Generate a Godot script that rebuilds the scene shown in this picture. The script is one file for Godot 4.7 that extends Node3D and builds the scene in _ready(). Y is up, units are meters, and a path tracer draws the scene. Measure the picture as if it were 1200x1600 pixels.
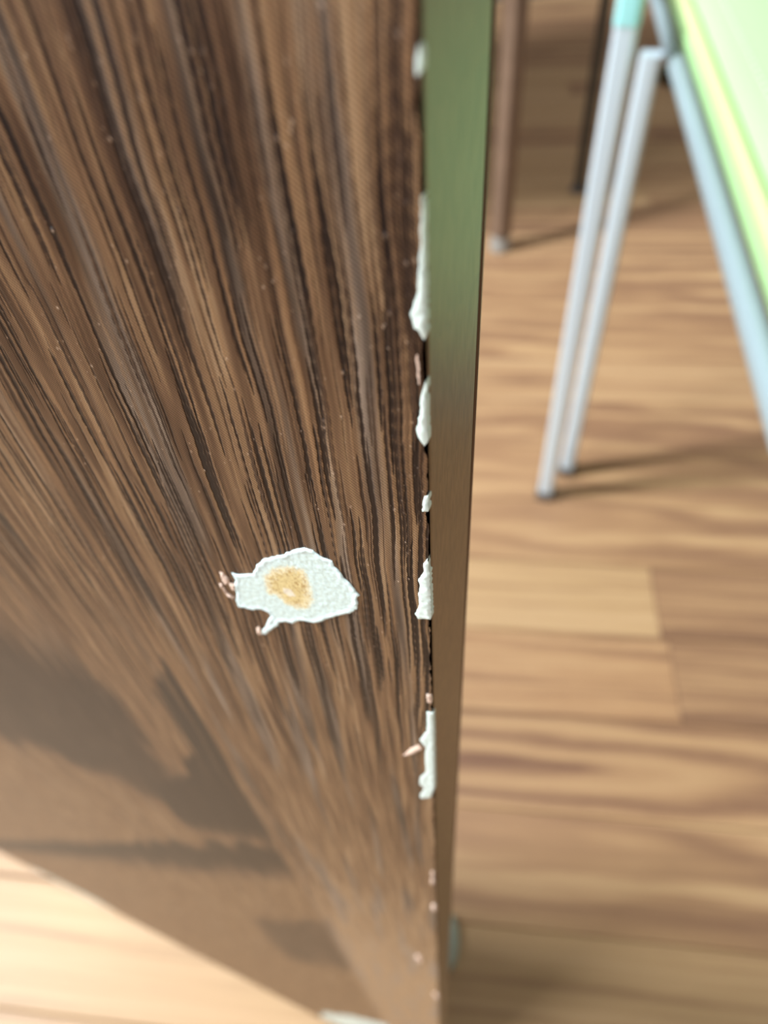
extends Node3D

# Macro view down the corner of a chipped wood laminate panel, with a plank floor, a green chair and a table behind it.
const PHI := 0.46617                         # heading of the panel's thickness
const PANEL_W := 470.0                       # millimetres along the panel's face
const EYE := 0.75                            # height of the camera above the floor
const H_TOP := -1250.0                        # top of the panel, in millimetres below the eye
const H_BOT := 741.0                         # foot of the panel
const S0 := 20.0
const HC := 25.0
const H0 := 15.0

var M := {}
var taken := {}
var rng := RandomNumberGenerator.new()
var panel_u: Vector3
var panel_n: Vector3
var warp_noise := FastNoiseLite.new()
var jag_noise := FastNoiseLite.new()


func _ready() -> void:
	rng.seed = 4711
	# ---- camera
	var cam := Camera3D.new()
	cam.name = "camera"
	cam.transform = Transform3D(Basis(Vector3(0.99569, -0.0607, 0.07018), Vector3(0.09279, 0.65133, -0.7531), Vector3(0.0, 0.75636, 0.65415)).orthonormalized(), Vector3(0, EYE, 0))
	var lens := CameraAttributesPhysical.new()
	lens.frustum_focal_length = 16.635
	lens.frustum_focus_distance = 0.044
	lens.frustum_near = 0.004
	lens.frustum_far = 40.0
	lens.exposure_aperture = 20.0
	cam.attributes = lens
	cam.near = 0.004
	cam.far = 40.0
	add_child(cam)
	cam.current = true
	# ---- sky and daylight
	var env := Environment.new()
	env.background_mode = Environment.BG_SKY
	var sky_mat := ProceduralSkyMaterial.new()
	sky_mat.sky_top_color = Color(0.62, 0.76, 0.95)
	sky_mat.sky_horizon_color = Color(0.9, 0.95, 1.0)
	sky_mat.ground_bottom_color = Color(0.5, 0.5, 0.48)
	sky_mat.ground_horizon_color = Color(0.75, 0.78, 0.8)
	sky_mat.sky_energy_multiplier = 0.6
	sky_mat.ground_energy_multiplier = 1.0
	var sky := Sky.new()
	sky.sky_material = sky_mat
	env.sky = sky
	env.tonemap_mode = Environment.TONE_MAPPER_LINEAR
	env.tonemap_exposure = 1.0
	env.sdfgi_enabled = true
	env.ssao_enabled = true
	env.ssil_enabled = true
	var we := WorldEnvironment.new()
	we.name = "environment"
	we.environment = env
	add_child(we)
	# the high window's daylight, then an added unseen window brightening the board's face
	daylight(Vector2(0.5, 1.1), Vector3(-2.46, 3.0, -0.6), -90.0, 36.5)
	daylight(Vector2(0.9, 1.4), Vector3(-2.46, 1.75, 1.0), -90.0, 7.8)  # fill light, added to lift the board's face

	warp_noise.seed = 5
	warp_noise.frequency = 1.0
	warp_noise.fractal_octaves = 3
	jag_noise.seed = 9
	jag_noise.frequency = 1.0
	jag_noise.fractal_octaves = 4
	make_materials()
	room()
	make_floor()
	table()
	chair()
	panel()


func daylight(size: Vector2, where: Vector3, turn: float, energy: float) -> void:
	var day := AreaLight3D.new()
	day.name = "window_and_fill_light"
	day.area_size = size
	day.area_normalize_energy = true
	day.area_range = 12.0
	day.light_energy = energy
	day.light_color = Color(0.94, 0.975, 1.0)
	day.position = where
	day.rotation_degrees = Vector3(0, turn, 0)
	day.shadow_enabled = true
	add_child(day, true)


# ------------------------------------------------------------------ naming
func numbered(called: String) -> String:
	if not taken.has(called):
		taken[called] = 0
		return called
	taken[called] += 1
	return "%s_%03d" % [called, taken[called]]


func thing(called: String, label: String, category: String, at := Vector3.ZERO, basis_ := Basis()) -> Node3D:
	var o := Node3D.new()
	o.name = numbered(called)
	o.transform = Transform3D(basis_, at)
	o.set_meta("label", label)
	o.set_meta("category", category)
	add_child(o)
	return o


func obj(called: String, st: SurfaceTool, m: Material, parent: Node = null, label := "") -> MeshInstance3D:
	var o := MeshInstance3D.new()
	o.name = called
	o.mesh = st.commit()
	o.material_override = m
	o.cast_shadow = GeometryInstance3D.SHADOW_CASTING_SETTING_ON
	if label:
		o.set_meta("label", label)
	if parent == null:
		o.name = numbered(called)
		add_child(o, true)
	else:
		parent.add_child(o, true)
	return o


func struct(called: String, st: SurfaceTool, m: Material) -> MeshInstance3D:
	var o := obj(called, st, m)
	o.set_meta("kind", "structure")
	return o


# ------------------------------------------------------------------ shapes
func begin() -> SurfaceTool:
	var st := SurfaceTool.new()
	st.begin(Mesh.PRIMITIVE_TRIANGLES)
	return st


func tri(st: SurfaceTool, a: Vector3, b: Vector3, c: Vector3, out: Vector3, na := Vector3.ZERO, nb := Vector3.ZERO, nc := Vector3.ZERO) -> void:
	var n := (b - a).cross(c - a)
	if n.length_squared() < 1e-24:
		return
	n = n.normalized()
	var flat := n if n.dot(out) > 0 else -n
	var v := [a, b, c]
	var ns := [na, nb, nc]
	if n.dot(out) > 0:
		v = [a, c, b]
		ns = [na, nc, nb]
	for k in 3:
		st.set_normal(flat if ns[k] == Vector3.ZERO else ns[k])
		st.add_vertex(v[k])


func quad(st: SurfaceTool, a: Vector3, b: Vector3, c: Vector3, d: Vector3, out: Vector3) -> void:
	tri(st, a, b, c, out)
	tri(st, a, c, d, out)


# a box with chamfered edges; uv_len > 0 lays UVs along x and z of the top
func rbox(st: SurfaceTool, size: Vector3, at: Vector3, bevel: float, xf := Transform3D()) -> void:
	var h := size / 2.0
	var b := minf(bevel, minf(h.x, minf(h.y, h.z)) * 0.9)
	for ax in 3:
		var bx := (ax + 1) % 3
		var cx := (ax + 2) % 3
		for s in [-1.0, 1.0]:
			var q := []
			for k in [[-1, -1], [1, -1], [1, 1], [-1, 1]]:
				var p := Vector3.ZERO
				p[ax] = s * h[ax]
				p[bx] = k[0] * (h[bx] - b)
				p[cx] = k[1] * (h[cx] - b)
				q.append(xf * (p + at))
			var o := Vector3.ZERO
			o[ax] = s
			quad(st, q[0], q[1], q[2], q[3], xf.basis * o)
			for t in [-1.0, 1.0]:
				var e := []
				for k in [-1, 1]:
					var p1 := Vector3.ZERO
					var p2 := Vector3.ZERO
					p1[ax] = s * h[ax]
					p1[bx] = t * (h[bx] - b)
					p1[cx] = k * (h[cx] - b)
					p2[ax] = s * (h[ax] - b)
					p2[bx] = t * h[bx]
					p2[cx] = k * (h[cx] - b)
					e.append(xf * (p1 + at))
					e.append(xf * (p2 + at))
				var eo := Vector3.ZERO
				eo[ax] = s
				eo[bx] = t
				quad(st, e[0], e[1], e[3], e[2], xf.basis * eo)
	for sx in [-1.0, 1.0]:
		for sy in [-1.0, 1.0]:
			for sz in [-1.0, 1.0]:
				tri(st, xf * (Vector3(sx * h.x, sy * (h.y - b), sz * (h.z - b)) + at), xf * (Vector3(sx * (h.x - b), sy * h.y, sz * (h.z - b)) + at), xf * (Vector3(sx * (h.x - b), sy * (h.y - b), sz * h.z) + at), xf.basis * Vector3(sx, sy, sz))


func round_rect(w: float, d: float, r: float, n := 4) -> PackedVector2Array:
	var out := PackedVector2Array()
	var corners := [Vector2(w / 2 - r, d / 2 - r), Vector2(-w / 2 + r, d / 2 - r), Vector2(-w / 2 + r, -d / 2 + r), Vector2(w / 2 - r, -d / 2 + r)]
	for k in 4:
		for i in n + 1:
			var a := PI / 2 * (k + float(i) / n)
			out.append(corners[k] + Vector2(cos(a), sin(a)) * r)
	return out


# sweeps a profile along a path; side is the profile's first axis at the start
func sweep(st: SurfaceTool, profile: PackedVector2Array, path: Array, side: Vector3, scales := []) -> void:
	var rings := []
	var norms := []
	var n := profile.size()
	var area := 0.0
	for k in n:
		area += profile[k].cross(profile[(k + 1) % n])
	for i in path.size():
		var dir: Vector3 = (path[mini(i + 1, path.size() - 1)] - path[maxi(i - 1, 0)]).normalized()
		var ax := (side - dir * side.dot(dir)).normalized()
		side = ax
		var ay := dir.cross(ax)
		var sc: float = scales[i] if scales.size() else 1.0
		var ring := []
		var nr := []
		for k in n:
			ring.append(path[i] + (ax * profile[k].x + ay * profile[k].y) * sc)
			var t2: Vector2 = profile[(k + 1) % n] - profile[(k + n - 1) % n]
			var o2 := Vector2(t2.y, -t2.x) * signf(area)
			nr.append((ax * o2.x + ay * o2.y).normalized())
		rings.append(ring)
		norms.append(nr)
	for i in path.size() - 1:
		for k in n:
			var j := (k + 1) % n
			var out: Vector3 = norms[i][k] + norms[i][j]
			tri(st, rings[i][k], rings[i][j], rings[i + 1][j], out, norms[i][k], norms[i][j], norms[i + 1][j])
			tri(st, rings[i][k], rings[i + 1][j], rings[i + 1][k], out, norms[i][k], norms[i + 1][j], norms[i + 1][k])
	for e in [0, path.size() - 1]:
		var o: Vector3 = path[0] - path[1] if e == 0 else path[e] - path[e - 1]
		for k in range(1, n - 1):
			tri(st, rings[e][0], rings[e][k], rings[e][k + 1], o)


# spins a profile of (radius, height) round y
func lathe(st: SurfaceTool, profile: Array, at: Vector3, n := 24, stretch := Vector3.ONE, xf := Transform3D()) -> void:
	for i in profile.size() - 1:
		var p: Vector2 = profile[i]
		var q: Vector2 = profile[i + 1]
		for k in n:
			var a := TAU * k / n
			var b := TAU * (k + 1) / n
			var v := []
			for w in [[p, a], [p, b], [q, b], [q, a]]:
				v.append(xf * (Vector3(cos(w[1]) * w[0].x, w[0].y, sin(w[1]) * w[0].x) * stretch) + at)
			var mid := (a + b) / 2
			var sl := q - p
			var o := xf.basis * Vector3(cos(mid) * sl.y, -sl.x, sin(mid) * sl.y)
			tri(st, v[0], v[1], v[2], o)
			tri(st, v[0], v[2], v[3], o)


# ------------------------------------------------------------------ materials
func mat(c: Color, rough: float, metal := 0.0) -> StandardMaterial3D:
	var m := StandardMaterial3D.new()
	m.albedo_color = c
	m.roughness = rough
	m.metallic = metal
	return m


func noise_tex(freq: float, w: int, h: int, a: Color, b: Color, s: int) -> NoiseTexture2D:
	var n := FastNoiseLite.new()
	n.seed = s
	n.frequency = freq
	n.fractal_octaves = 4
	var t := NoiseTexture2D.new()
	t.noise = n
	t.width = w
	t.height = h
	t.seamless = true
	var g := Gradient.new()
	g.set_color(0, a)
	g.set_color(1, b)
	t.color_ramp = g
	return t


func make_materials() -> void:
	M.wall = mat(Color(0.38, 0.36, 0.35), 0.8)
	M.pale_wall = mat(Color(0.62, 0.61, 0.59), 0.8)
	M.ceiling = mat(Color(0.5, 0.5, 0.5), 0.85)
	M.white_paint = mat(Color(0.93, 0.94, 0.93), 0.4)
	M.pane = mat(Color(1, 1, 1, 0.04), 0.02)
	M.pane.transparency = BaseMaterial3D.TRANSPARENCY_ALPHA
	M.subfloor = mat(Color(0.22, 0.15, 0.1), 0.8)
	M.steel = mat(Color(0.88, 0.94, 0.98), 0.36, 0.25)
	M.rail = mat(Color(0.7, 0.77, 0.79), 0.35, 0.35)
	M.sleeve = mat(Color(0.66, 0.9, 0.9), 0.35)
	M.dark_steel = mat(Color(0.27, 0.25, 0.22), 0.45, 0.3)
	M.rubber = mat(Color(0.36, 0.33, 0.31), 0.6)
	M.grey_rubber = mat(Color(0.62, 0.6, 0.57), 0.6)
	M.glide = mat(Color(0.66, 0.71, 0.66), 0.4)
	M.green = mat(Color(0.72, 0.91, 0.63), 0.5)
	M.green.heightmap_enabled = true
	M.green.heightmap_texture = noise_tex(0.05, 256, 256, Color.BLACK, Color.WHITE, 31)
	M.green.heightmap_scale = 0.03
	M.green.uv1_triplanar = true
	M.green.uv1_scale = Vector3.ONE * 9
	M.piping = mat(Color(0.82, 0.88, 0.62), 0.45)
	M.stitch = mat(Color(0.9, 1.0, 0.84), 0.4)
	M.table_wood = mat(Color(0.53, 0.43, 0.355), 0.45)
	M.table_wood.albedo_texture = noise_tex(0.02, 128, 256, Color(0.82, 0.82, 0.82), Color(1.0, 1.0, 1.0), 7)
	M.table_wood.uv1_triplanar = true
	M.table_wood.uv1_scale = Vector3(30, 3, 30)
	M.core = mat(Color(0.27, 0.17, 0.11), 0.8)
	M.flake = mat(Color(0.74, 0.58, 0.48), 0.7)


# ------------------------------------------------------------------ the room
const X0 := -2.5
const X1 := 2.4
const Z0 := -3.0
const Z1 := 2.0
const TOP := 3.8


func room() -> void:
	var t := 0.12
	var st := begin()
	rbox(st, Vector3(X1 - X0 + 2 * t, t, Z1 - Z0 + 2 * t), Vector3((X0 + X1) / 2, TOP + t / 2, (Z0 + Z1) / 2), 0.002)
	struct("ceiling", st, M.ceiling)
	wall("wall_back", Vector3(X0 - t, 0, Z0), Vector3.RIGHT, X1 - X0 + 2 * t, Vector3(0, 0, -t), [])
	wall("wall_right", Vector3(X1, 0, Z0), Vector3.BACK, Z1 - Z0, Vector3(t, 0, 0), [])
	wall("wall_left", Vector3(X0, 0, Z0), Vector3.BACK, Z1 - Z0, Vector3(-t, 0, 0), [[-0.95 - Z0, -0.25 - Z0, 2.35, 3.65], [0.45 - Z0, 1.55 - Z0, 0.95, 2.55]])  # second opening is added to go with the fill light
	wall("wall_front", Vector3(X0 - t, 0, Z1), Vector3.RIGHT, X1 - X0 + 2 * t, Vector3(0, 0, t), [])


# a wall from a corner along dir, thick outwards, with window openings [from, to, sill, head]
func wall(called: String, from: Vector3, dir: Vector3, long: float, thick: Vector3, holes: Array) -> void:
	var st := begin()
	var slab := func(s: SurfaceTool, a: float, b: float, y0: float, y1: float, t0: float, t1: float, bev: float):
		var p := from + dir * a + thick * t0 + Vector3(0, y0, 0)
		var q := from + dir * b + thick * t1 + Vector3(0, y1, 0)
		rbox(s, (q - p).abs(), (p + q) / 2, bev)
	var edge := 0.0
	for hole in holes:
		slab.call(st, edge, hole[0], -0.02, TOP, 0.0, 1.0, 0.001)
		slab.call(st, hole[0], hole[1], -0.02, hole[2], 0.0, 1.0, 0.001)
		slab.call(st, hole[0], hole[1], hole[3], TOP, 0.0, 1.0, 0.001)
		edge = hole[1]
	slab.call(st, edge, long, -0.02, TOP, 0.0, 1.0, 0.001)
	struct(called, st, M.pale_wall if called == "wall_right" else M.wall)
	for n in holes.size():
		var hole: Array = holes[n]
		st = begin()
		for a in [hole[0], hole[1] - 0.05]:
			slab.call(st, a, a + 0.05, hole[2], hole[3], 0.35, 0.75, 0.004)
		for y in [hole[2], hole[3] - 0.05]:
			slab.call(st, hole[0] + 0.05, hole[1] - 0.05, y, y + 0.05, 0.35, 0.75, 0.004)
		var w := struct("window_%d" % (n + 1), st, M.white_paint)  # the second one is made up, to carry the fill light
		st = begin()
		slab.call(st, hole[0] + 0.05, hole[1] - 0.05, hole[2] + 0.05, hole[3] - 0.05, 0.53, 0.57, 0.0005)
		obj("pane", st, M.pane, w)


# ------------------------------------------------------------------ the floor: planks, each a piece
func lerp_ramp(t: float, ramp: Array) -> Color:
	for k in ramp.size() - 1:
		if t <= ramp[k + 1][0] or k == ramp.size() - 2:
			var f := clampf((t - ramp[k][0]) / (ramp[k + 1][0] - ramp[k][0]), 0.0, 1.0)
			var a: Color = ramp[k][1]
			return a.lerp(ramp[k + 1][1], f)
	return ramp[0][1]


# a board's print, 1 m long and one board wide: style 0 straight grain, 1 cathedral, 2 drifting bands, 3 knot
func plank_texture(seed_: int, style: int, light: Color, mid: Color, dark: Color) -> ImageTexture:
	var w := 512
	var h := 112
	var n := FastNoiseLite.new()
	n.seed = seed_
	n.frequency = 1.0
	n.fractal_octaves = 3
	var fine := FastNoiseLite.new()
	fine.seed = seed_ + 100
	fine.frequency = 1.0
	fine.fractal_octaves = 2
	var data := PackedByteArray()
	data.resize(w * h * 3)
	var ramp := [[0.0, dark], [0.32, dark.lerp(mid, 0.7)], [0.55, mid], [1.0, light]]
	var i := 0
	for y in h:
		var fy := float(y) / h
		for x in w:
			var fx := float(x) / w
			var wob := n.get_noise_2d(fx * 3.0, fy * 1.6)
			var t := 0.5
			if style == 0:
				t = 0.62 + 0.75 * n.get_noise_2d(fx * 1.1 + 3.0, fy * 7.0 + wob * 0.5)
			elif style == 1:
				var dx := (fx - 0.28) * 2.6
				var dy := (fy - 0.52) * (1.7 if fy > 0.52 else 2.3)
				var d := sqrt(dx * dx * (0.35 if dx < 0 else 1.0) + dy * dy) + wob * 0.16
				t = 0.55 + 0.4 * sin(d * 11.0 - 1.9) - 0.35 * smoothstep(0.4, 0.15, d)
			elif style == 2:
				t = 0.55 + 0.5 * sin((fy * 2.4 - fx * 1.6 + wob * 0.9) * 5.0) * (0.6 + 0.4 * n.get_noise_2d(fx * 2.0, 8.0))
			else:
				var k := Vector2((fx - 0.45) * 9.0, (fy - 0.5) * 3.2)
				t = 0.66 + 0.5 * n.get_noise_2d(fx * 1.2, fy * 6.0 + 5.0 + wob * 0.4 + 0.5 * exp(-k.length_squared())) - 0.55 * exp(-k.length_squared() * 3.0)
			t += 0.2 * fine.get_noise_2d(fx * 9.0, fy * 34.0) + 0.1 * fine.get_noise_2d(fx * 40.0, fy * 60.0)
			var c := lerp_ramp(clampf(t, 0.0, 1.0), ramp)
			data[i] = c.r8
			data[i + 1] = c.g8
			data[i + 2] = c.b8
			i += 3
	return ImageTexture.create_from_image(Image.create_from_data(w, h, false, Image.FORMAT_RGB8, data))


func make_floor() -> void:
	var st := begin()
	rbox(st, Vector3(5.14, 0.1, 5.24), Vector3(-0.05, -0.062, -0.5), 0.001)
	var slab := struct("floor", st, M.subfloor)
	var tan_ := Color(0.79, 0.635, 0.465)
	var mid := Color(0.69, 0.53, 0.385)
	var red := Color(0.51, 0.365, 0.28)
	var mats := []
	var specs := [
		[11, 0, tan_, mid, red], [12, 2, tan_, mid.lerp(red, 0.2), red], [13, 1, tan_.lerp(mid, 0.35), mid, red], [14, 3, tan_.lightened(0.04), mid.lerp(tan_, 0.3), red],
		[15, 0, tan_.lightened(0.03), Color(0.76, 0.61, 0.44), Color(0.6, 0.45, 0.33)], [16, 0, mid.lerp(tan_, 0.4), mid.lerp(red, 0.35), red.darkened(0.1)], [17, 2, tan_, mid, red.lerp(mid, 0.3)], [19, 0, Color(0.78, 0.62, 0.455), Color(0.71, 0.54, 0.39), red]]
	for s in specs:
		var m := mat(Color.WHITE, 0.5)
		m.albedo_texture = plank_texture(s[0], s[1], s[2], s[3], s[4])
		mats.append(m)
	var al := deg_to_rad(10.0)
	var ex := Vector3(cos(al), 0, sin(al))
	var ez := Vector3(-sin(al), 0, cos(al))
	var pitch := 0.1058
	# rows in view: joints along the row and the print of each board between them
	var known := {-3: [[-0.9, 0.4], [4, 4, 0]], -2: [[-1.1, 0.3], [4, 4, 0]], -1: [[-1.0, 0.5], [4, 4, 0]], 0: [[-0.75, 0.95], [4, 6, 0]], 1: [[-0.2, 0.9], [4, 2, 0]], 2: [[-0.66, 0.243], [0, 7, 5]], 3: [[-0.75, 0.236], [6, 4, 5]], 4: [[-0.45, 0.8], [0, 6, 0]], 5: [[-0.35, 0.92], [2, 6, 0]], 6: [[-0.2, 1.0], [0, 1, 4]], 7: [[-0.5, 0.8], [4, 3, 0]], 8: [[-0.1, 1.2], [5, 6, 0]]}
	for k in range(-24, 30):
		var w0 := -0.143 - pitch * k                # the nearer edge of the row
		var cuts := []
		var prints := []
		if known.has(k):
			cuts = known[k][0].duplicate()
			prints = known[k][1].duplicate()
		else:
			cuts = [rng.randf_range(-0.9, -0.2)]
			cuts.append(cuts[0] + rng.randf_range(1.0, 1.3))
			for j in 3:
				prints.append([0, 4, 6, 0, 2, 5, 4][rng.randi_range(0, 6)])
		while cuts[0] > -3.1:
			cuts.push_front(cuts[0] - rng.randf_range(0.9, 1.3))
			prints.push_front([0, 4, 6, 0, 2, 5, 4][rng.randi_range(0, 6)])
		while cuts[-1] < 2.9:
			cuts.append(cuts[-1] + rng.randf_range(0.9, 1.3))
			prints.append([0, 4, 6, 0, 2, 5, 4][rng.randi_range(0, 6)])
		prints.append([0, 4, 6, 0, 2, 5, 4][rng.randi_range(0, 6)])
		for j in cuts.size() - 1:
			plank(slab, ex, ez, cuts[j], cuts[j + 1], w0 - pitch, w0, mats[prints[j + 1]] if j + 1 < prints.size() else mats[0])


# one floorboard, cut to the room, with a chamfered rim
func plank(slab: Node, ex: Vector3, ez: Vector3, a: float, b: float, c: float, d: float, m: Material) -> void:
	var area := PackedVector2Array([Vector2(X0 + 0.001, Z0 + 0.001), Vector2(X1 - 0.001, Z0 + 0.001), Vector2(X1 - 0.001, Z1 - 0.001), Vector2(X0 + 0.001, Z1 - 0.001)])
	var local := PackedVector2Array()
	for p in area:
		local.append(Vector2(p.x * ex.x + p.y * ex.z, p.x * ez.x + p.y * ez.z))
	var g := 0.0004
	var cut := Geometry2D.intersect_polygons(PackedVector2Array([Vector2(a + g, c + g), Vector2(b - g, c + g), Vector2(b - g, d - g), Vector2(a + g, d - g)]), local)
	if cut.is_empty():
		return
	var poly: PackedVector2Array = cut[0]
	var inner := Geometry2D.offset_polygon(poly, -0.0011)
	if inner.is_empty() or inner[0].size() != poly.size():
		return
	var st := begin()
	var n := poly.size()
	var ring: PackedVector2Array = inner[0]
	# match the start of the two rings
	var shift := 0
	for k in n:
		if ring[k].distance_squared_to(poly[0]) < ring[shift].distance_squared_to(poly[0]):
			shift = k
	var flip := Geometry2D.is_polygon_clockwise(ring) != Geometry2D.is_polygon_clockwise(poly)
	var put := func(v: Vector2, y: float, nn: Vector3):
		st.set_normal(nn)
		st.set_uv(Vector2((v.x - a) / maxf(1.0, b - a), (v.y - c) / (d - c)))
		st.add_vertex(ex * v.x + ez * v.y + Vector3(0, y, 0))
	var idx := Geometry2D.triangulate_polygon(ring)
	for t in range(0, idx.size(), 3):
		var o := [ring[idx[t]], ring[idx[t + 1]], ring[idx[t + 2]]]
		if (o[1] - o[0]).cross(o[2] - o[0]) < 0:
			o = [o[0], o[2], o[1]]
		for v in o:
			put.call(v, 0.0, Vector3.UP)
	for k in n:
		var q0 := poly[k]
		var q1 := poly[(k + 1) % n]
		var r0 := ring[(shift + (n - k if flip else k)) % n]
		var r1 := ring[(shift + (n - k - 1 if flip else k + 1)) % n]
		var dir := (q1 - q0).normalized()
		var o2 := Vector2(dir.y, -dir.x)
		if o2.dot(q0 - r0) < 0:
			o2 = -o2
		var nn := (ex * o2.x + ez * o2.y + Vector3.UP).normalized()
		var ns := ex * o2.x + ez * o2.y
		for f in [[[r0, 0.0], [q0, -0.0009], [q1, -0.0009], [r1, 0.0], nn], [[q0, -0.0009], [q0, -0.0115], [q1, -0.0115], [q1, -0.0009], ns]]:
			for order in [[0, 1, 2], [0, 2, 3]]:
				var p3 := []
				for z in order:
					p3.append(ex * f[z][0].x + ez * f[z][0].y + Vector3(0, f[z][1], 0))
				var seq: Array = order if (p3[1] - p3[0]).cross(p3[2] - p3[0]).dot(f[4]) < 0 else [order[0], order[2], order[1]]
				for z in seq:
					put.call(f[z][0], f[z][1], f[4])
	obj("plank", st, m, slab)


# ------------------------------------------------------------------ the table far behind
func table() -> void:
	var t := thing("wooden_table", "brown wooden table far behind the chipped board, only its legs in view", "table", Vector3(0.271, 0, -1.304))
	var yaw := Basis(Vector3.UP, deg_to_rad(33.0))
	var spots := [Vector3(0.01, 0, -0.012), Vector3(-1.1, 0, 0.0), Vector3(0.0, 0, -0.75), Vector3(-1.1, 0, -0.75)]
	for p in spots:
		var st := begin()
		rbox(st, Vector3(0.031, 0.69, 0.031), p + Vector3(0, 0.375, 0), 0.003, Transform3D(Basis(), Vector3.ZERO) * Transform3D(Basis(), p) * Transform3D(yaw, Vector3.ZERO) * Transform3D(Basis(), -p))
		var leg := obj("leg", st, M.table_wood, t)
		st = begin()
		lathe(st, [Vector2(0, 0), Vector2(0.019, 0), Vector2(0.021, 0.004), Vector2(0.018, 0.03), Vector2(0, 0.03)], p, 20)
		obj("foot_cap", st, M.grey_rubber, leg, "pale grey foot cap")
	var st2 := begin()
	rbox(st2, Vector3(1.3, 0.026, 0.9), Vector3(-0.55, 0.733, -0.38), 0.004)
	obj("tabletop", st2, M.table_wood, t)
	# a slim dark stand under the table
	var s := thing("dark_stand", "slim dark metal post standing on the floor beyond the far table leg", "stand", Vector3(0.492, 0, -1.53))
	var pr := round_rect(0.02, 0.02, 0.004)
	st2 = begin()
	sweep(st2, pr, [Vector3(0, 0.012, 0), Vector3(0, 0.7, 0)], Vector3(0.94, 0, 0.34))
	obj("post", st2, M.dark_steel, s)
	st2 = begin()
	lathe(st2, [Vector2(0, 0), Vector2(0.016, 0), Vector2(0.018, 0.003), Vector2(0.014, 0.012), Vector2(0, 0.013)], Vector3.ZERO, 20)
	obj("foot", st2, M.rubber, s)


# ------------------------------------------------------------------ the green chair
func chair() -> void:
	var a := Vector3(0.2861, 0, -0.6952)          # along the near side of the seat
	var b := Vector3(0.2073, 0, -0.3598)
	var along := (a - b).normalized()
	var across := Vector3(-along.z, 0, along.x)   # away to the right
	if across.x < 0:
		across = -across
	var back := a + along * 0.2
	var base := Vector3(0.45, 0, -0.5)
	var t := thing("green_chair", "chair with a bright green padded seat on pale grey square metal legs", "chair", base)
	var deep := 0.74
	var wide := 0.5
	var o := back - base                          # the seat's far near-side corner
	var fr := Basis(across, Vector3.UP, -along)   # x across, z towards the camera
	# seat: a padded slab with rolled rim, as rings from the welt inwards
	var plan := func(inset: float, y: float) -> Array:
		var ring := []
		for p in round_rect(wide - 2 * inset, deep - 2 * inset, maxf(0.035 - inset, 0.006), 6):
			ring.append(o + fr * Vector3(p.x + wide / 2, 0, p.y + deep / 2) + Vector3(0, y, 0))
		return ring
	var rings := [plan.call(0.009, 0.5450), plan.call(0.0025, 0.5460), plan.call(0.0015, 0.5540), plan.call(0.003, 0.5620)]
	var st := begin()
	skin(st, rings, true)
	obj("seat_base", st, M.green, t)
	rings = [plan.call(0.006, 0.5610), plan.call(0.0095, 0.5655), plan.call(0.014, 0.5685), plan.call(0.022, 0.5725), plan.call(0.05, 0.5785), plan.call(0.1, 0.5830), plan.call(0.16, 0.5860), plan.call(0.24, 0.5870)]
	st = begin()
	skin(st, rings, true)
	var seat := obj("seat", st, M.green, t)
	st = begin()
	var path: Array = plan.call(0.0042, 0.5645)
	ring_tube(st, path, 0.0052, 8)
	obj("piping", st, M.piping, seat, "yellow-green piping round the seat")
	# stitches beside the piping on the near side
	st = begin()
	for k in 44:
		var p := o + fr * Vector3(0.026, 0, 0.04 + k * 0.011) + Vector3(0, 0.5745, 0)
		rbox(st, Vector3(0.0016, 0.0012, 0.005), Vector3.ZERO, 0.0004, Transform3D(fr * Basis(Vector3.FORWARD, -0.3), p))
	obj("stitching", st, M.stitch, seat).set_meta("kind", "stuff")
	# frame rail under the seat
	st = begin()
	var rail: Array = plan.call(0.001, 0.5330)
	ring_tube(st, rail, 0.0075, 12)
	obj("seat_frame", st, M.rail, t)
	# legs
	var pr := round_rect(0.0188, 0.0188, 0.004)
	var side := Vector3(0.92, 0, 0.38)
	var l1 := Vector3(0.2265, 0, -0.652) - base
	var l2 := Vector3(0.2665, 0, -0.694) - base
	st = begin()
	sweep(st, pr, [l1 + Vector3(0, 0.012, 0), l1 + Vector3(0.004, 0.563, -0.002)], side)
	var up := obj("upright", st, M.steel, t)
	st = begin()
	sweep(st, round_rect(0.0205, 0.0205, 0.005), [l1 + Vector3(0.004, 0.563, -0.002), l1 + Vector3(0.0045, 0.59, -0.0025)], side)
	obj("sleeve", st, M.sleeve, up, "pale blue-green sleeve on the upright")
	st = begin()
	sweep(st, pr, [l2 + Vector3(0, 0.012, 0), l2 + Vector3(0.006, 0.526, -0.003)], side)
	var leg := obj("leg", st, M.steel, t)
	st = begin()
	sweep(st, round_rect(0.012, 0.014, 0.003), [l2 + Vector3(0.014, 0.51, -0.004), l2 + Vector3(0.05, 0.495, 0.008)], Vector3.UP)
	obj("bracket", st, M.dark_steel, leg)
	st = begin()
	sweep(st, round_rect(0.012, 0.014, 0.003), [l1 + Vector3(0.0045, 0.582, -0.003), l1 + Vector3(0.045, 0.58, -0.11), l1 + Vector3(0.1, 0.54, -0.2)], Vector3.UP)
	obj("bracket", st, M.dark_steel, up)
	for p in [l1, l2]:
		st = begin()
		sweep(st, round_rect(0.024, 0.024, 0.006), [p, p + Vector3(0, 0.013, 0)], side)
		obj("foot", st, M.rubber, up if p == l1 else leg)
	for q in [Vector3(wide - 0.02, 0, 0.03), Vector3(wide - 0.02, 0, deep - 0.03)]:
		var p3: Vector3 = o + fr * q
		st = begin()
		sweep(st, pr, [p3, p3 + Vector3(0, 0.545, 0)], side)
		obj("leg", st, M.steel, t)


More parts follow.
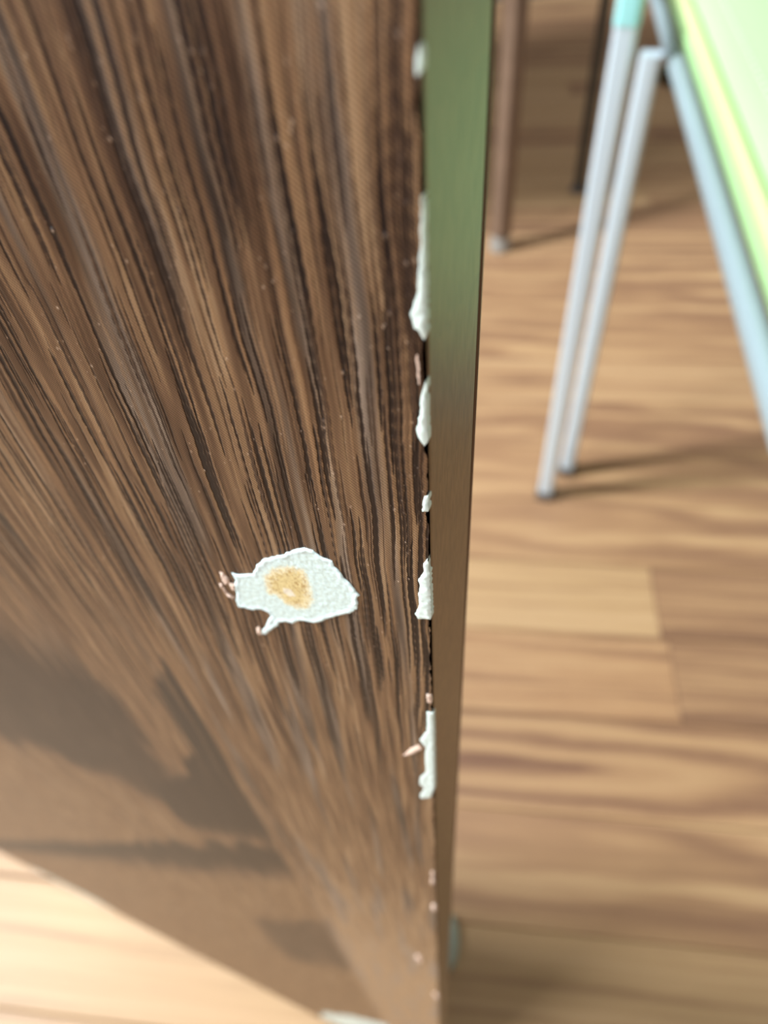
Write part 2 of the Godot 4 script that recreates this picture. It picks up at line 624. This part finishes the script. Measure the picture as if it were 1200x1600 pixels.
func skin(st: SurfaceTool, rings: Array, cap: bool) -> void:
	var n: int = rings[0].size()
	var mid := Vector3.ZERO
	for p in rings[0]:
		mid += p / n
	var norms := []
	for i in rings.size():
		var row := []
		for k in n:
			var u: Vector3 = rings[i][(k + 1) % n] - rings[i][(k + n - 1) % n]
			var v: Vector3 = rings[mini(i + 1, rings.size() - 1)][k] - rings[maxi(i - 1, 0)][k]
			var nn := u.cross(v).normalized()
			var away: Vector3 = rings[i][k] - mid + Vector3(0, 0.2, 0)
			nn = nn if nn.length() > 0.5 else Vector3.UP
			row.append(nn if nn.dot(away) > 0 else -nn)
		norms.append(row)
	for i in rings.size() - 1:
		for k in n:
			var j := (k + 1) % n
			var out: Vector3 = norms[i][k] + norms[i][j]
			tri(st, rings[i][k], rings[i][j], rings[i + 1][j], out, norms[i][k], norms[i][j], norms[i + 1][j])
			tri(st, rings[i][k], rings[i + 1][j], rings[i + 1][k], out, norms[i][k], norms[i + 1][j], norms[i + 1][k])
	if cap:
		for e in [0, rings.size() - 1]:
			var c := Vector3.ZERO
			for p in rings[e]:
				c += p / n
			for k in n:
				tri(st, c, rings[e][k], rings[e][(k + 1) % n], Vector3.DOWN if e == 0 else Vector3.UP)


func ring_tube(st: SurfaceTool, path: Array, r: float, n: int) -> void:
	var m := path.size()
	var rings := []
	var norms := []
	for i in m:
		var dir: Vector3 = (path[(i + 1) % m] - path[(i + m - 1) % m]).normalized()
		var ax := dir.cross(Vector3.UP).normalized()
		var row := []
		var nr := []
		for k in n:
			var w := TAU * k / n
			var o := ax * cos(w) + Vector3.UP * sin(w)
			nr.append(o)
			row.append(path[i] + o * r)
		rings.append(row)
		norms.append(nr)
	for i in m:
		var i2 := (i + 1) % m
		for k in n:
			var j := (k + 1) % n
			var out: Vector3 = norms[i][k] + norms[i][j]
			tri(st, rings[i][k], rings[i][j], rings[i2][j], out, norms[i][k], norms[i][j], norms[i2][j])
			tri(st, rings[i][k], rings[i2][j], rings[i2][k], out, norms[i][k], norms[i2][j], norms[i2][k])


# ------------------------------------------------------------------ the chipped panel
# on its face a place is (s, h): millimetres from the corner, millimetres below the eye; d goes into the thickness
func at(s: float, h: float, d: float) -> Vector3:
	return Vector3(s * 0.001, EYE - h * 0.001, d * 0.001)


func to_u(s: float) -> float:
	return log(1.0 + maxf(s, -1.0) / S0) / log(1.0 + PANEL_W / S0)


func from_u(u: float) -> float:
	return S0 * (exp(u * log(1.0 + PANEL_W / S0)) - 1.0)


func to_v(h: float) -> float:
	var a := asinh((H_TOP - HC) / H0)
	return (asinh((h - HC) / H0) - a) / (asinh((H_BOT - HC) / H0) - a)


func from_v(v: float) -> float:
	var a := asinh((H_TOP - HC) / H0)
	return HC + H0 * sinh(a + v * (asinh((H_BOT - HC) / H0) - a))


func warp(s: float, h: float) -> float:
	return (warp_noise.get_noise_2d(h / 45.0, s / 30.0) * 0.55 + warp_noise.get_noise_2d(h / 7.0 + 40.0, s / 4.0) * 0.09) * (1.0 + s / 90.0)


func jag(h: float) -> float:
	var n := jag_noise.get_noise_1d(h / 2.2) * 0.22 + jag_noise.get_noise_1d(h / 0.35 + 70.0) * 0.09
	return clampf(0.10 + n, 0.0, 0.5)


func face_textures() -> Array:
	var size := 2048
	var bw := 512
	var bh := 384
	var n := FastNoiseLite.new()
	n.seed = 21
	n.frequency = 1.0
	n.fractal_octaves = 2
	var data := PackedByteArray()
	data.resize(bw * bh * 3)
	var ramp := [[0.0, Color(0.27, 0.18, 0.125)], [0.3, Color(0.37, 0.26, 0.18)], [0.52, Color(0.48, 0.355, 0.255)], [0.75, Color(0.57, 0.435, 0.31)], [1.0, Color(0.68, 0.545, 0.41)]]
	var i := 0
	var ss := PackedFloat32Array()
	for x in bw:
		ss.append(from_u((x + 0.5) / bw))
	for y in bh:
		var h := from_v((y + 0.5) / bh)
		for x in bw:
			var s := ss[x]
			var s1 := s + warp(s, h)
			var a := n.get_noise_2d(s1 / 1.25, h / 30.0)
			var b := n.get_noise_2d(s1 / 0.5 + 90.0, h / 16.0)
			var c := n.get_noise_2d(s1 / 6.0 + 30.0, h / 110.0)
			var t := 0.555 + 0.40 * a + 0.32 * b + 0.32 * c
			var grey := smoothstep(0.1, 0.5, n.get_noise_2d(s1 / 3.2 + 11.0, h / 70.0)) * 0.6
			# cathedral figure low on the face, left of a straight line in the grain
			if s > 25.0 and h > 45.0:
				var fringe := n.get_noise_2d(s / 0.7, h / 35.0)
				var wide := n.get_noise_2d(s / 11.0 + 60.0, h / 30.0)
				var e := s + 0.5 * fringe
				var left := 31.0 + 5.2 * smoothstep(65.0, 80.0, h) + 5.0 * smoothstep(96.0, 107.0, h) + 16.0 * smoothstep(107.0, 136.0, h)
				var w1 := smoothstep(30.6, 31.4, e) * (1.0 - smoothstep(left - 0.5, left + 0.8, s + 1.6 * fringe)) * smoothstep(64.0, 69.0, h + 3.0 * fringe) * (1.0 - smoothstep(127.0, 139.0, h - 0.9 * (s - 31.0) + 5.0 * fringe))
				var w2 := smoothstep(44.0, 49.0, s + 3.0 * fringe + 4.0 * wide) * smoothstep(66.0, 92.0, h + 9.0 * fringe) * (1.0 - smoothstep(113.0, 127.0, h - 0.28 * s + 5.0 * fringe + 7.0 * wide))
				var g1 := h - 1.3 * (s - 33.0) + 7.0 * wide + 2.0 * fringe
				var w3 := smoothstep(30.5, 32.0, e) * smoothstep(134.0, 141.0, g1) * (1.0 - smoothstep(146.0, 172.0, g1))
				var g2 := h - 2.0 * (s - 34.0) + 9.0 * wide
				var w4 := smoothstep(26.0, 27.5, e) * smoothstep(196.0, 206.0, g2) * (1.0 - smoothstep(262.0, 292.0, g2)) * (1.0 - smoothstep(60.0, 72.0, s))
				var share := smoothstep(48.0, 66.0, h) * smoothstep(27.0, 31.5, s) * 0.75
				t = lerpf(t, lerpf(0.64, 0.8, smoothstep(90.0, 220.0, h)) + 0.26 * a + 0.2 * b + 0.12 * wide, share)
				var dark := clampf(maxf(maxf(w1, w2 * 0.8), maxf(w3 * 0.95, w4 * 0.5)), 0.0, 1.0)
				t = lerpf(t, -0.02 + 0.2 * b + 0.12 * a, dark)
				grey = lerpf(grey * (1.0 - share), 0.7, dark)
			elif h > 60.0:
				t = lerpf(t, lerpf(0.64, 0.86, smoothstep(80.0, 200.0, h)) + 0.28 * a + 0.2 * b, smoothstep(60.0, 110.0, h) * 0.8)  # face near the corner lightened downwards, painting in light reflected off the floor
			var col := lerp_ramp(clampf(t, 0.0, 1.0), ramp)
			if s < 33.0 and h > 90.0:                # paler low by the corner: the floor's grazing reflection painted in
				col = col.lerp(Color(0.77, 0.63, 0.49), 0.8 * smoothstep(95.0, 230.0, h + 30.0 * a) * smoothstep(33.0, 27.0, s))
			if grey > 0.0:
				var l := col.get_luminance()
				col = col.lerp(Color(l * 1.06, l * 0.96, l * 0.9), grey)
			data[i] = col.r8
			data[i + 1] = col.g8
			data[i + 2] = col.b8
			i += 3
	var im := Image.create_from_data(bw, bh, false, Image.FORMAT_RGB8, data)
	im.resize(size, size, Image.INTERPOLATE_CUBIC)
	var px := im.get_data()
	var hi := PackedByteArray()
	hi.resize(size * size)
	hi.fill(150)
	# pores and streaks drawn along the grain
	var r := RandomNumberGenerator.new()
	r.seed = 77
	var hs := PackedFloat32Array()
	for y in size:
		hs.append(from_v((y + 0.5) / size))
	var k := log(1.0 + PANEL_W / S0)
	for z in 2600:
		var far := z >= 1900
		var kind := 0 if z % 5 < 3 else 1
		var s := r.randf() ** 1.6 * 75.0 - 1.0
		var h := -8.0 + r.randf() ** 1.5 * 125.0
		var long := r.randf_range(3.0, 13.0)
		var wide := r.randf_range(0.07, 0.2)
		var strong := r.randf_range(0.3, 0.8)
		if far:
			s = 30.0 + r.randf() ** 2.0 * 480.0
			h = -40.0 + r.randf() ** 1.6 * 500.0
			long = r.randf_range(10.0, 45.0)
			wide = r.randf_range(0.12, 0.3) * (1.0 + s / 150.0)
			strong *= 0.7
		elif z < 240:                                   # the long open pores that stand out
			s = r.randf() ** 1.3 * 62.0
			h = 2.0 + r.randf() * 52.0
			long = r.randf_range(8.0, 25.0)
			wide = r.randf_range(0.15, 0.3)
			strong = r.randf_range(0.8, 1.0)
			kind = 0
		if h > 70.0:
			strong *= 0.55
			if s > 30.0:
				strong *= 0.6
		if kind == 1:
			wide *= 1.7
			long *= 1.5
			strong *= 0.6
		var y0 := int(to_v(h) * size)
		var y1 := int(to_v(h + long) * size)
		for y in range(maxi(y0, 0), mini(y1, size - 1) + 1):
			var f := (hs[y] - h) / long
			if f < 0.0 or f > 1.0:
				continue
			var w0 := warp(s, hs[y])
			var sc := s - w0
			if sc < 0.0 or sc > PANEL_W - 2.0:
				continue
			var ppm := size / ((sc + S0) * k)          # texels per millimetre here
			var half := wide * 0.5 * ppm * sqrt(maxf(sin(f * PI), 0.0)) * (0.75 + 0.5 * absf(sin(hs[y] * 3.1 + s * 17.0)))
			var cx := to_u(sc) * size
			for x in range(maxi(int(cx - half - 1.0), 0), mini(int(cx + half + 1.0), size - 1) + 1):
				var cover := clampf(half + 0.5 - absf(x + 0.5 - cx), 0.0, 1.0) * strong
				if cover <= 0.02:
					continue
				var p := y * size + x
				var q := p * 3
				if kind == 0:
					px[q] = int(lerpf(px[q], 33, cover))
					px[q + 1] = int(lerpf(px[q + 1], 20, cover))
					px[q + 2] = int(lerpf(px[q + 2], 17, cover))
					hi[p] = mini(hi[p], int(150 - 140 * cover))
				else:
					px[q] = int(lerpf(px[q], 170, cover))
					px[q + 1] = int(lerpf(px[q + 1], 128, cover))
					px[q + 2] = int(lerpf(px[q + 2], 90, cover))
					hi[p] = maxi(hi[p], int(150 + 70 * cover))
	# pale specks of scuffed print
	for z in 2600:
		var s := r.randf() ** 1.5 * 60.0
		var h := 4.0 + r.randf() ** 1.2 * 70.0
		if n.get_noise_2d(s / 3.0, h / 12.0) < 0.05 and z % 4 > 0:
			continue
		var rad := 0.022 + 0.07 * r.randf() ** 3.0
		var ppm := size / ((s + S0) * k)
		var ppv := size * (to_v(h + 0.5) - to_v(h - 0.5))
		var cx := to_u(s) * size
		var cy := to_v(h) * size
		var strong := r.randf_range(0.25, 0.9)
		for y in range(maxi(int(cy - rad * ppv * 1.4 - 1), 0), mini(int(cy + rad * ppv * 1.4 + 1), size - 1) + 1):
			for x in range(maxi(int(cx - rad * ppm - 1), 0), mini(int(cx + rad * ppm + 1), size - 1) + 1):
				var dd := Vector2((x + 0.5 - cx) / (rad * ppm), (y + 0.5 - cy) / (rad * ppv * 1.4)).length()
				var cover := clampf(1.4 - dd, 0.0, 1.0) * strong
				if cover <= 0.02:
					continue
				var p := y * size + x
				var q := p * 3
				px[q] = int(lerpf(px[q], 214, cover))
				px[q + 1] = int(lerpf(px[q + 1], 184, cover))
				px[q + 2] = int(lerpf(px[q + 2], 158, cover))
				hi[p] = maxi(hi[p], int(150 + 105 * cover))
	return [ImageTexture.create_from_image(Image.create_from_data(size, size, false, Image.FORMAT_RGB8, px)), ImageTexture.create_from_image(Image.create_from_data(size, size, false, Image.FORMAT_L8, hi))]


# the printed dots of the wood decor: one millimetre of slanting lines
func dot_texture() -> ImageTexture:
	var im := Image.create_empty(64, 64, false, Image.FORMAT_RGBA8)
	for y in 64:
		for x in 64:
			var v := 0.86 + 0.2 * sin(TAU * (x * 3.0 + y * 4.0) / 64.0) + 0.05 * sin(TAU * (x * 5.0 - y * 4.0) / 64.0)
			im.set_pixel(x, y, Color(v, v, v, 1.0))
	return ImageTexture.create_from_image(im)


func panel() -> void:
	panel_u = Vector3(-cos(deg_to_rad(26.71)), 0, -sin(deg_to_rad(26.71)))
	panel_n = Vector3(sin(deg_to_rad(26.71)), 0, -cos(deg_to_rad(26.71)))
	var t := thing("laminate_board", "dark brown wood-grain laminate board with a chipped corner and a white scar on its face", "panel", Vector3(0.00250952, 0, -0.02606231), Basis(panel_u, Vector3.UP, panel_n))
	var tex := face_textures()
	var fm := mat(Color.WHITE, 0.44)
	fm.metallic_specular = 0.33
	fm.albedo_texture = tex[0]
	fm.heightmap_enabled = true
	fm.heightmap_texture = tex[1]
	fm.heightmap_scale = 0.010
	fm.detail_enabled = true
	fm.detail_albedo = dot_texture()
	fm.detail_blend_mode = BaseMaterial3D.BLEND_MODE_MUL
	fm.detail_uv_layer = BaseMaterial3D.DETAIL_UV_2
	M.face = fm
	var thick := 8.8
	# core board
	var st := begin()
	var x0 := 0.28
	var b0 := at(x0, H_TOP, 0.3)
	var b1 := at(PANEL_W, H_BOT, thick - 0.3)
	rbox(st, (b1 - b0).abs(), (b0 + b1) / 2.0, 0.00015)
	obj("core", st, M.core, t)
	# front laminate, a sheet with a torn edge along the corner
	var cols := 44
	var rows := 640
	st = begin()
	for y in rows:
		var va := float(y) / rows
		var vb := float(y + 1) / rows
		var ha := from_v(va)
		var hb := from_v(vb)
		var ja := jag(ha)
		var jb := jag(hb)
		for x in cols:
			var ua := float(x) / cols
			var ub := float(x + 1) / cols
			var p := [Vector2(maxf(from_u(ua), ja), ha), Vector2(maxf(from_u(ub), ja), ha), Vector2(maxf(from_u(ub), jb), hb), Vector2(maxf(from_u(ua), jb), hb)]
			for o in [[0, 2, 1], [0, 3, 2]]:
				for q in o:
					var v: Vector2 = p[q]
					st.set_normal(Vector3(0, 0, -1))
					st.set_uv(Vector2(to_u(v.x), to_v(v.y)))
					st.set_uv2(v)
					st.add_vertex(at(v.x, v.y, 0.0))
		for o in [[0, 1, 2], [0, 2, 3]]:              # the torn rim
			var p := [at(ja, ha, 0.0), at(jb, hb, 0.0), at(jb + 0.05, hb, 0.34), at(ja + 0.05, ha, 0.34)]
			for q in o:
				st.set_normal(Vector3(-1, 0, -0.3).normalized())
				st.set_uv(Vector2(to_u(0.3), to_v(ha if q == 0 or q == 3 else hb)))
				st.set_uv2(Vector2(ja, ha))
				st.add_vertex(p[q])
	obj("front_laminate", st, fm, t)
	# bottom rim of the laminate and the back sheet
	st = begin()
	rbox(st, Vector3(PANEL_W * 0.001, (H_BOT - H_TOP) * 0.001, 0.0003), at(PANEL_W / 2, (H_BOT + H_TOP) / 2, thick - 0.15), 0.0001)
	var plain := mat(Color(0.42, 0.3, 0.22), 0.45)
	obj("back_laminate", st, plain, t)
	# edge band on the narrow side, with a rolled back edge
	var em := mat(Color(0.54, 0.42, 0.29), 0.36)
	em.albedo_texture = edge_texture()
	em.uv1_scale = Vector3(1, 6, 1)
	em.heightmap_enabled = true
	em.heightmap_texture = em.albedo_texture
	em.heightmap_scale = 0.003
	var prof := [Vector2(0.05, 0.32), Vector2(0.0, 0.42)]
	for k in 9:
		prof.append(Vector2(0.0, lerpf(0.6, thick - 0.95, k / 8.0)))
	for k in range(1, 9):
		var w := PI / 2 * k / 8.0
		prof.append(Vector2(0.9 - 0.9 * cos(w), thick - 0.9 + 0.9 * sin(w)))
	prof.append(Vector2(4.0, thick))
	st = begin()
	for k in prof.size() - 1:
		var pa: Vector2 = prof[k]
		var pb: Vector2 = prof[k + 1]
		for y in 60:
			var ha := from_v(y / 60.0)
			var hb := from_v((y + 1) / 60.0)
			var f := [[pa, ha], [pb, ha], [pb, hb], [pa, hb]]
			for o in [[0, 1, 2], [0, 2, 3]]:
				for q in o:
					var v: Vector2 = f[q][0]
					var w := clampf((v.y - (thick - 0.9)) / 0.9, 0.0, 1.0)
					var nn := Vector3(-sqrt(maxf(1.0 - w * w, 0.0)), 0, w)
					if v.y < 0.5:
						nn = Vector3(-1, 0, -0.25).normalized()
					st.set_normal(nn.normalized())
					st.set_uv(Vector2(v.y / thick, f[q][1] / 60.0))
					st.add_vertex(at(v.x, f[q][1], v.y))
	obj("edge_band", st, em, t)
	chips(t)
	# rubber foot behind the panel
	var g := thing("rubber_foot", "small pale grey rubber foot on the floor behind the chipped board's lower corner", "furniture foot", Vector3(0.0222, 0, -0.124))
	st = begin()
	lathe(st, [Vector2(0.0, 0.0), Vector2(0.0105, 0.0), Vector2(0.012, 0.002), Vector2(0.012, 0.006), Vector2(0.0105, 0.0095), Vector2(0.0075, 0.012), Vector2(0.004, 0.0132), Vector2(0.0, 0.0136)], Vector3.ZERO, 32, Vector3(0.75, 1, 1.9), Transform3D(Basis(Vector3.UP, deg_to_rad(-9)), Vector3.ZERO))
	obj("pad", st, M.glide, g)


func edge_texture() -> ImageTexture:
	var w := 256
	var h := 512
	var n := FastNoiseLite.new()
	n.seed = 61
	n.frequency = 1.0
	n.fractal_octaves = 3
	var im := Image.create_empty(w, h, false, Image.FORMAT_RGB8)
	for y in h:
		for x in w:
			var v := 0.9 + 0.16 * n.get_noise_2d(x / 5.0, y / 130.0) + 0.1 * n.get_noise_2d(x / 24.0 + 50.0, y / 220.0)
			im.set_pixel(x, y, Color(v, v, v))
	return ImageTexture.create_from_image(im)


func poly(flat: Array) -> PackedVector2Array:
	var out := PackedVector2Array()
	for k in range(0, flat.size(), 2):
		out.append(Vector2(flat[k], flat[k + 1]))
	return out


# adds points along a polygon and a little raggedness
func ragged(p: PackedVector2Array, step: float, amount: float) -> PackedVector2Array:
	var out := PackedVector2Array()
	for k in p.size():
		var a := p[k]
		var b := p[(k + 1) % p.size()]
		var m := maxi(1, int(a.distance_to(b) / step))
		for j in m:
			var q := a.lerp(b, float(j) / m)
			q += Vector2(jag_noise.get_noise_2d(q.x * 4.0, q.y * 4.0), jag_noise.get_noise_2d(q.x * 4.0 + 50.0, q.y * 4.0)) * amount
			out.append(q)
	return out


# a flake of bared white ground: a lumpy solid over the outline, low in the middle and with a raised rim
func flake(outline: PackedVector2Array, cell: float, rim: float, lump: float, deep: float, color_at: Callable) -> SurfaceTool:
	var pts := PackedVector2Array(outline)
	var lo := outline[0]
	var hi := outline[0]
	for p in outline:
		lo = lo.min(p)
		hi = hi.max(p)
	var y := lo.y + cell * 0.5
	var odd := false
	while y < hi.y:
		var x := lo.x + (cell * 0.5 if odd else 0.0)
		while x < hi.x:
			var q := Vector2(x, y) + Vector2(rng.randf_range(-0.2, 0.2), rng.randf_range(-0.2, 0.2)) * cell
			if Geometry2D.is_point_in_polygon(q, outline) and edge_distance(q, outline) > cell * 0.35:
				pts.append(q)
			x += cell
		y += cell
		odd = not odd
	var tris := Geometry2D.triangulate_delaunay(pts)
	var height := PackedFloat32Array()
	for k in pts.size():
		var e := 0.0 if k < outline.size() else edge_distance(pts[k], outline)
		var up := 0.035 if e == 0.0 else 0.05 + rim * (0.55 + 0.9 * jag_noise.get_noise_2d(pts[k].x * 0.7, pts[k].y * 0.7)) * exp(-pow((e - 0.2) / 0.17, 2.0)) + lump * (0.5 + jag_noise.get_noise_2d(pts[k].x * 1.6, pts[k].y * 1.6)) + lump * 0.5 * jag_noise.get_noise_2d(pts[k].x * 5.0 + 9.0, pts[k].y * 5.0)
		height.append(up)
	var st := begin()
	var smooth := []
	smooth.resize(pts.size())
	smooth.fill(Vector3.ZERO)
	var keep := []
	for k in range(0, tris.size(), 3):
		var a := pts[tris[k]]
		var b := pts[tris[k + 1]]
		var c := pts[tris[k + 2]]
		if not Geometry2D.is_point_in_polygon((a + b + c) / 3.0, outline) or absf((b - a).cross(c - a)) < 1e-7:
			continue
		keep.append(k)
		var pa := at(a.x, a.y, -height[tris[k]])
		var nn := (at(b.x, b.y, -height[tris[k + 1]]) - pa).cross(at(c.x, c.y, -height[tris[k + 2]]) - pa)
		nn = nn if nn.z < 0 else -nn
		for j in 3:
			smooth[tris[k + j]] += nn
	for k in keep:
		var v := []
		for j in 3:
			v.append(tris[k + j])
		var pv := []
		for j in 3:
			pv.append(at(pts[v[j]].x, pts[v[j]].y, -height[v[j]]))
		if (pv[1] - pv[0]).cross(pv[2] - pv[0]).z < 0:
			v = [v[0], v[2], v[1]]
			pv = [pv[0], pv[2], pv[1]]
		for j in 3:
			st.set_color(color_at.call(pts[v[j]]))
			st.set_normal(smooth[v[j]].normalized())
			st.add_vertex(pv[j])
	var m := outline.size()
	for k in m:
		var a := outline[k]
		var b := outline[(k + 1) % m]
		var o2 := Vector2((b - a).y, -(b - a).x) * (1.0 if Geometry2D.is_polygon_clockwise(outline) else -1.0)
		var probe := (a + b) / 2 + o2.normalized() * 0.01
		if Geometry2D.is_point_in_polygon(probe, outline):
			o2 = -o2
		st.set_color(color_at.call(a))
		quad(st, at(a.x, a.y, -height[k]), at(b.x, b.y, -height[(k + 1) % m]), at(b.x, b.y, deep), at(a.x, a.y, deep), Vector3(o2.x, -o2.y, 0))
	return st


func edge_distance(q: Vector2, outline: PackedVector2Array) -> float:
	var best := 1e9
	for k in outline.size():
		best = minf(best, q.distance_squared_to(Geometry2D.get_closest_point_to_segment(q, outline[k], outline[(k + 1) % outline.size()])))
	return sqrt(best)


func chips(t: Node3D) -> void:
	var ground := mat(Color.WHITE, 0.55)
	ground.vertex_color_use_as_albedo = true
	var white := Color(0.87, 0.92, 0.89).srgb_to_linear()
	var plain := func(_p: Vector2) -> Color: return white
	# the scar on the face
	var main := ragged(poly([16.52, 44.26, 15.87, 44.17, 14.44, 43.35, 14.03, 42.54, 13.74, 41.87, 12.92, 40.81, 11.96, 40.08, 11.04, 39.38, 10.23, 38.62, 9.72, 38.16, 9.12, 37.79, 8.48, 37.77, 8.11, 38.06, 7.71, 38.28, 7.09, 38.3, 6.95, 38.87, 6.5, 39.46, 6.34, 39.96,
		5.87, 40.48, 5.51, 41.14, 5.3, 41.56, 5.6, 42.06, 5.54, 42.74, 5.75, 43.58, 6.4, 44.5, 7.29, 45.27, 8.35, 46.25, 9.21, 47.23, 9.91, 47.82, 10.67, 47.94, 11.2, 48.14, 11.99, 49.04, 12.65, 49.16, 13.42, 49.81, 13.66, 50.38, 14.57, 51.57, 15.2, 52.61, 15.74, 52.89,
		15.9, 52.68, 15.08, 51.41, 14.64, 50.28, 14.06, 49.11, 14.21, 48.56, 14.84, 48.49, 15.77, 49.09, 16.44, 49.14, 17.19, 49.43, 17.22, 48.51, 16.85, 47.31, 16.86, 46.32, 16.43, 45.15]), 0.22, 0.1)
	var stain := poly([13.2, 43.2, 12.2, 41.84, 10.87, 40.87, 9.7, 40.66, 9.55, 41.78, 9.58, 44.13, 10.16, 45.57, 11.11, 46.18, 12.05, 46.0, 12.62, 45.14, 13.4, 45.35])
	var hole := poly([11.9, 43.9, 11.2, 43.8, 10.9, 44.5, 11.5, 44.9, 12.0, 44.6])
	var scar_color := func(p: Vector2) -> Color:
		var g := jag_noise.get_noise_2d(p.x * 2.2, p.y * 2.2)
		var e := edge_distance(p, main)
		var c := Color(0.88, 0.955, 0.95).lerp(Color(0.82, 0.875, 0.84), clampf(smoothstep(0.25, 0.7, e) * (0.7 + g), 0.0, 1.0))
		var inside := Geometry2D.is_point_in_polygon(p, stain)
		var d := edge_distance(p, stain) * (1.0 if inside else -1.0) + 0.35 * jag_noise.get_noise_2d(p.x * 3.0 + 20.0, p.y * 3.0) + 0.15
		c = c.lerp(Color(0.93, 0.88, 0.74), smoothstep(-0.3, 0.25, d))
		c = c.lerp(Color(0.86, 0.76, 0.52), smoothstep(0.0, 0.8, d + 0.8 * g) * 0.85)
		var crack := absf(jag_noise.get_noise_2d(p.x * 1.3 + 7.0, p.y * 0.7 + p.x * 0.5))
		c = c.lerp(Color(0.58, 0.4, 0.18), smoothstep(0.09, 0.0, crack) * smoothstep(-0.1, 0.3, d) * 0.7)
		if Geometry2D.is_point_in_polygon(p, hole):
			c = c.lerp(Color(0.94, 0.9, 0.84), 0.8)
		return c.srgb_to_linear()
	var scar := obj("scar", flake(main, 0.085, 0.07, 0.022, 0.3, scar_color), ground, t, "white scar with a yellow middle where the laminate is torn off")
	var pinkish := Color(0.9, 0.78, 0.7).srgb_to_linear()
	var pink := func(_p: Vector2) -> Color: return pinkish
	for f in [[17.78, 44.68, 17.47, 44.71, 17.04, 45.26, 17.14, 45.88, 17.75, 46.47, 17.84, 45.84], [18.3, 46.55, 18.02, 46.51, 17.78, 47.58, 17.23, 48.0, 17.41, 48.45, 18.03, 48.01], [17.21, 45.92, 16.57, 45.7, 16.74, 46.85, 17.17, 46.77], [16.1, 52.2, 15.8, 51.7, 15.5, 52.3, 15.9, 53.2, 16.2, 53.0]]:
		obj("torn_fibre", flake(ragged(poly(f), 0.15, 0.1), 0.15, 0.1, 0.12, 0.1, pink), ground, scar)
	# white chips along the corner
	var runs := [
		[0.04, 7.48, -0.03, 7.6, -0.04, 8.28, 0.06, 8.44, 0.17, 8.3, 0.14, 7.98, 0.08, 7.7],
		[0.0, 12.41, 0.06, 13.53, 0.08, 14.2, 0.22, 15.47, 0.3, 16.65, 0.63, 17.62, 0.47, 18.3, 0.27, 18.39, 0.05, 18.85, -0.04, 18.61, -0.03, 15.87, -0.02, 12.4],
		[0.02, 21.12, 0.23, 22.02, 0.36, 23.27, 0.53, 24.34, 0.5, 24.81, 0.29, 25.06, 0.16, 25.29, -0.03, 25.03, -0.01, 22.87, -0.01, 21.18],
		[0.27, 29.24, -0.01, 29.13, -0.00, 30.43, 0.38, 30.58, 0.32, 29.96],
		[0.09, 34.86, 0.4, 35.52, 0.42, 36.55, 0.78, 37.35, 0.71, 38.03, 0.83, 39.2, 0.77, 40.31, 1.13, 41.7, 0.98, 42.19, -0.03, 41.76, -0.02, 37.36],
		[0.52, 56.63, -0.03, 56.38, -0.08, 59.46, -0.07, 66.42, -0.05, 74.11, 0.42, 77.41, 1.54, 78.82, 1.67, 77.96, 1.03, 75.37, 1.59, 74.64, 1.47, 72.53, 0.81, 70.5, 0.87, 66.33, 0.71, 64.51, 1.31, 63.14, 0.91, 61.66, 0.58, 60.56]]
	for f in runs:
		obj("edge_chip", flake(ragged(poly(f), 0.2, 0.09), 0.16, 0.03, 0.06, 0.45, plain), ground, t, "white chip along the corner")
	var bits := [[0.46, 19.77, 0.36, 19.68, 0.32, 20.46, 0.31, 21.39, 0.4, 21.34], [3.2, 68.6, 2.43, 66.19, 1.4, 64.23, 1.1, 65.01, 2.14, 67.17], [0.5, 53.3, 0.1, 53.2, 0.05, 54.6, 0.45, 54.8]]
	for f in bits:
		obj("torn_fibre", flake(ragged(poly(f), 0.15, 0.1), 0.2, 0.05, 0.12, 0.2, pink), ground, t)
	for p in [[0.45, 108.0, 0.5], [0.48, 112.0, 0.6], [0.4, 128.0, 0.8], [0.6, 233.0, 1.5], [4.4, 185.0, 1.6]]:
		var ring := PackedVector2Array()
		for k in 12:
			ring.append(Vector2(p[0], p[1]) + Vector2(cos(TAU * k / 12) * 0.55, sin(TAU * k / 12) * 2.4) * p[2])
		obj("paint_bead", flake(ring, 0.3, 0.3, 0.2, 0.2, pink), ground, t)
	# pale chips at the foot of the face
	for f in [[330.0, 700.0, 322.0, 740.0, 420.0, 740.0, 425.0, 722.0, 385.0, 712.0], [104.0, 705.0, 89.0, 620.0, 57.0, 509.0, 29.0, 434.0, 26.0, 450.0, 40.0, 560.0, 70.0, 690.0]]:
		obj("foot_chip", flake(ragged(poly(f), 12.0, 3.0), 9.0, 0.1, 0.3, 0.3, plain), ground, t, "pale chip near the foot of the face")
